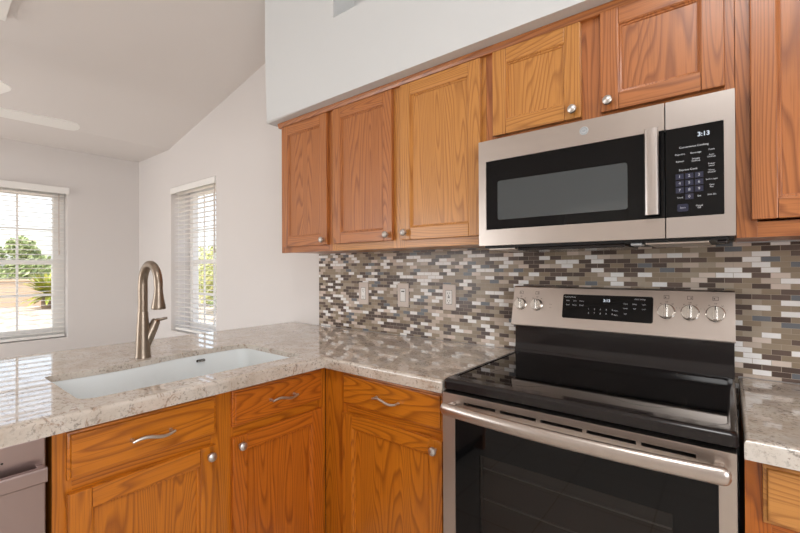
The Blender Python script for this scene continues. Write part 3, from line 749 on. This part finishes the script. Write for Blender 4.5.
for i, x in enumerate((.440, .470, .500)): P_(('Clock', 'Delay', 'Light')[i], .0062, x, .112); P_(('Cook', 'Self', 'Lock')[i], .0062, x, .095)
P_('Off', .0066, .440, .074)
for t, s, m in it: text(t, 'key_print', s, 'greyprint', disp, m)
for i, (x, rr) in enumerate(((.034, .0235), (.104, .0235), (.569, .0255), (.638, .0255), (.708, .0255))):
    y = .092
    b = B(T_id); b.loft([[(x+r*math.cos(2*PI*k/28), y+r*math.sin(2*PI*k/28), h) for k in range(28)] for r, h in ((rr+.0015, .0006), (rr+.0015, .002), (rr, .003), (rr*.97, .013), (rr*.90, .0165), (rr*.5, .0168))])
    kb = lab(b.build('knob', 'chrome', cpn, xf=PX), 'chrome control knob with raised grip bar')
    b = B(); b.box(x-.0062, x+.0062, y-rr*.92, y+rr*.92, .0165, .0275, .003, seg=3); gr = b.build('grip', 'chrome', kb, xf=PX)
    b = B(); b.box(x-.0012, x+.0012, y+rr*.35, y+rr*.9, .0274, .0280); b.build('pointer', 'platedark', gr, xf=PX)
it = []
def Q_(t, s, x, y): it.append((t, s, PX @ Matrix.Translation((x, y, .0008))))
for i, x in enumerate((.034, .104, .569, .638, .708)):
    Q_(('Off', 'Off', 'Off', 'Off', 'Off')[i], .0065, x, .126)
    for k in range(-2, 3):
        if k: Q_('I', .006, x+.034*math.sin(k*.55), .092+.031*math.cos(k*.55))
    Q_('Hi', .006, x-.017, .120) ; Q_('Lo', .006, x+.019, .120)
    Q_(('Single', 'Single', 'Warming Zone', 'Dual', 'Triple')[i], .0062, x, .050)
Q_('Melt', .0055, .163, .097); Q_('On', .006, .163, .083)
for t, s, m in it: text(t, 'knob_print', s, 'darkprint', cpn, m)
for i, x in enumerate((.034, .104, .569, .638, .708)):
    b = B(); b.grid([x-.008, x-.0068, x+.0068, x+.008], [.137, .1382, .1488, .150], .0006, .0009, lambda u, v: x-.0068 < u < x+.0068 and .1382 < v < .1488)
    for v in b.bm.verts: v.co = Vector((v.co.x, v.co.z, v.co.y))
    ic = b.build('burner_icon', 'darkprint', cpn, xf=PX, smooth=False)
    b = B(); q = .001 if i % 2 else -.005; b.box(x+q, x+q+.004, .141, .145, .0006, .0009); b.build('burner_dot', 'darkprint', ic, xf=PX)

# oven door
Tr = T_wall(-.625)
GX0, GX1, GZ = .052, .722, .808
b = B(Tr)
slots = [(.084, .191), (.207, .315), (.328, .438), (.449, .562), (.573, .682)]
usx = [.006, GX0]+[q for s in slots for q in s]+[GX1, .7535]
usx = sorted(set(usx))
def hole(u, v):
    if v < GZ and GX0 < u < GX1 and v > .20: return True
    return .8495 < v < .8580 and any(a < u < c for a, c in slots)
b.grid(usx, [.13, .20, GZ, .8495, .8580, .878], .0, .040, hole)
es = [e for e in b.bm.edges if all(v.co.y < -.6645 for v in e.verts) and e.calc_face_angle(0) > 1]
bmesh.ops.bevel(b.bm, geom=es, offset=.0015, segments=2, affect='EDGES')
od = b.build('oven_door', 'steel', rg)
b = B(Tr); b.box(.05, .72, .0035, .009, .843, .862); b.build('vent_recess', 'black', od)
b = B(Tr)
OW = (.137, .636, .33, .706)
b.grid([GX0+.0005, OW[0], OW[1], GX1-.0005], [.2005, OW[2], OW[3], GZ-.0005], .026, .0385, lambda u, v: OW[0] < u < OW[1] and OW[2] < v < OW[3])
gp = lab(b.build('glass_panel', 'blackglass', od), 'black glass front of the oven door')
b = B(Tr); b.face([(OW[0], .036, OW[2]), (OW[1], .036, OW[2]), (OW[1], .036, OW[3]), (OW[0], .036, OW[3])]); b.build('oven_window', 'ovenglass', gp, smooth=False)
b = B(Tr); c0, c1, c2, c3 = OW[0]-.004, OW[1]+.004, OW[2]-.004, OW[3]+.004
b.face([(c0, .004, c2), (c1, .004, c2), (c1, .004, c3), (c0, .004, c3)])
for q in ([(c0, c2), (c1, c2)], [(c1, c2), (c1, c3)], [(c1, c3), (c0, c3)], [(c0, c3), (c0, c2)]):
    b.face([(q[0][0], .004, q[0][1]), (q[1][0], .004, q[1][1]), (q[1][0], .0255, q[1][1]), (q[0][0], .0255, q[0][1])])
b.build('door_liner', 'cavity', od, smooth=False)
b = B(Tr)
for z in (.66, .565): b.tube([(OW[0]+.004, .018, z), (OW[1]-.004, .018, z)], .0025, 6)
for k in range(14): pass
b.build('oven_rack', 'nickel', od)
# handle: bowed bar with end caps
b = B(Tr); loops = []
for t in [0, .0007, .002, .005, .010, .02]+[.05+.9*i/24 for i in range(25)]+[.98, .990, .995, .998, .9993, 1]:
    x = .028+(.745-.028)*t; e = max(.12, 1-(1-min(1., min(t, 1-t)/.02))**2)**.5
    w_ = .086+.024*(1-(2*t-1)**2); hh = .0195*e; ww = .0125*e
    loops.append([(x, w_+ww*math.cos(2*PI*k/20), .8425+hh*math.sin(2*PI*k/20)) for k in range(20)])
b.loft(loops)
for x in (.050, .722): b.box(x-.010, x+.010, .0405, .080, .833, .852, .004)
lab(b.build('handle', 'steel', od, ang=50), 'bowed stainless bar handle')
b = B(Tr); b.box(.006, .7535, .0, .038, .03, .125, .003); b.build('storage_drawer', 'steel', rg)

# ================================================================ CEILING FAN
fan = thing('ceiling_fan', (-2.79, -1.565, 2.23), 'white ceiling fan seen as blades cut by the upper left picture edge', 'fan')
hubx, huby = -2.79, -1.565
b = B(); b.lathe(hubx, 0, [(0, 2.235), (.08, 2.235), (.10, 2.262), (.10, 2.34), (.06, 2.38), (0, 2.38)], 28, axis='z', w=huby); b.build('motor_housing', 'white', fan)
zt = zc(hubx)
b = B(); b.lathe(hubx, 0, [(0, 2.38), (.014, 2.38), (.014, zt-.05), (.055, zt-.04), (.065, zt-.001), (0, zt-.001)], 20, axis='z', w=huby); b.build('downrod', 'white', fan)
for k in range(5):
    a = math.radians(85.5+72*k)
    t = Matrix.Translation((hubx, huby, 2.26)) @ Matrix.Rotation(a, 4, 'Z') @ Matrix.Rotation(math.radians(-12), 4, 'X')
    b = B(); pr = [(.15, -.050), (.25, -.056), (.555, -.062), (.585, -.054), (.605, -.03), (.61, 0), (.605, .03), (.585, .054), (.555, .062), (.25, .056), (.15, .050)]
    b.loft([[(x, y, -.003) for x, y in pr], [(x, y, .003) for x, y in pr]]); bl = b.build('blade', 'white', fan, xf=t)
    b = B(); b.box(.08, .19, -.02, .02, .0032, .009, .002); b.build('blade_arm', 'nickel', bl, xf=t)
# ceiling register near the fan
vx, vy = -2.50, -1.365
Xv = Matrix.Translation((vx, vy, zc(vx))) @ Matrix.Rotation(-math.atan(SL), 4, 'Y')
vt = thing('air_vent', (vx, vy, zc(vx)-.03), 'white air register on the sloped ceiling at the top left corner', 'vent')
b = B(); b.box(0, .36, -.30, 0, -.028, -.002, .004); b.build('vent_frame', 'white', vt, xf=Xv)
b = B()
for k in range(6): b.box(.035, .33, -.27+k*.04, -.255+k*.04, -.0305, -.0285)
b.build('louver', 'platedark', vt, xf=Xv)
# light box added behind the viewer to brighten the kitchen
cl = thing('added_light_box', (1.0, -2.6, 3.28), 'square white light box added overhead to fill the kitchen', 'fill_light')
b = B(); b.box(.38, 1.62, -3.22, -1.98, 3.29, 3.359, .01); b.build('fill_housing', 'white', cl)
b = B(); b.box(.44, 1.56, -3.16, -2.04, 3.278, 3.2895); b.build('fill_panel', 'fill_light', cl)

# ================================================================ OUTSIDE
b = B(); b.box(-60, 40, -40, 50, -.35, -.15); struct(b.build('ground', 'gravel', smooth=False))
b = B(); b.box(-21.2, -21, -12, 12, -.15, .85); b.box(-21.26, -20.94, -12, 12, .85, .93, .01)
tag(b.build('block_wall', 'block', smooth=False), 'low tan block wall across the yard outside the left window', 'wall')
def foliage(cx, cy, z0, rx, rz, n, size, sub=7):
    b = B(); cl_ = [(random.gauss(0, .42), random.gauss(0, .42), random.uniform(-.6, .7), random.uniform(.35, .6)) for _ in range(sub)]
    for _ in range(n):
        ax, ay, az, ar = random.choice(cl_)
        v = Vector((random.gauss(0, 1), random.gauss(0, 1), random.gauss(0, 1))).normalized()*ar*random.uniform(.5, 1)**.5
        p = Vector((cx+(ax+v.x)*rx, cy+(ay+v.y)*rx, z0+(az+v.z)*rz))
        q = Vector((random.uniform(-1, 1), random.uniform(-1, 1), random.uniform(-.6, 1))).normalized(); u = q.orthogonal().normalized(); w_ = q.cross(u); s = size*random.uniform(.6, 1.3)
        b.face([p-u*s, p-w_*s*.5, p+u*s, p+w_*s*.5])
    return b
def tree(x, y, z0, rx, rz, n, size, mat, label, name='desert_tree', grp='trees outside the windows'):
    t = thing(name, (x, y, -.15), label, 'tree' if name == 'desert_tree' else 'shrub', grp)
    foliage(x, y, z0, rx, rz, n, size).build('foliage', mat, t, smooth=False, recalc=False)
    b = B()
    for k in range(3):
        dx, dy = random.uniform(-.5, .5)*rx*.6, random.uniform(-.5, .5)*rx*.6
        b.tube([(x, y, -.16), (x+dx*.3, y+dy*.3, (z0-.15)*.5), (x+dx, y+dy, z0)], [.09*rx/1.5, .07*rx/1.5, .03], 8)
    b.build('trunk', 'bark', t)
tree(-24.5, 2.2, 1.75, 1.25, 1.15, 2600, .12, 'leaf_dark', 'round green desert tree beyond the block wall outside the left window')
tree(-28.5, 1.2, 1.2, 1.1, .8, 1500, .13, 'leaf_dark', 'smaller green desert tree at the left edge of the left window view')
tree(-29, 4.6, 1.7, 1.8, 1.3, 1500, .14, 'leaf_dark', 'green desert tree behind the palm outside the left window')
tree(-12.2, 5.0, 1.05, 1.2, 1.0, 2600, .07, 'leaf_yellow', 'yellow-green bush outside the narrow window behind the faucet', 'desert_shrub', 'shrubs outside the windows')
tree(-15.2, 6.2, 1.0, 1.3, 1.0, 2000, .08, 'leaf_yellow', 'yellow-green bush behind the one nearest the narrow window', 'desert_shrub', 'shrubs outside the windows')
tree(-9.3, 4.2, .5, .6, .55, 900, .05, 'leaf_dark', 'low green bush at the foot of the narrow window view', 'desert_shrub', 'shrubs outside the windows')
pm = thing('sago_palm', (-19.3, 2.15, -.15), 'spiky yellow-green palm on the gravel outside the left window', 'palm')
b = B()
for k in range(70):
    a = random.uniform(0, 2*PI); el = random.uniform(-.15, 1.45); L = random.uniform(.95, 1.25)
    d = Vector((math.cos(a)*math.cos(el), math.sin(a)*math.cos(el), math.sin(el))); side = Vector((-math.sin(a), math.cos(a), 0))
    p0 = Vector((-19.3, 2.15, .35)); pts = []
    for j in range(6):
        t = j/5; p = p0+d*L*t+Vector((0, 0, -.25*t*t)); pts.append((p, .075*math.sin(PI*min(1, .12+t*.86))))
    for (p, s), (q, r) in zip(pts, pts[1:]): b.face([p-side*s, p+side*s, q+side*r, q-side*r])
b.build('fronds', 'frond', pm, smooth=False, recalc=False)
b = B(); b.lathe(-19.3, 0, [(0, -.16), (.2, -.16), (.22, .1), (.16, .36), (0, .4)], 14, axis='z', w=2.15); b.build('trunk', 'bark', pm)
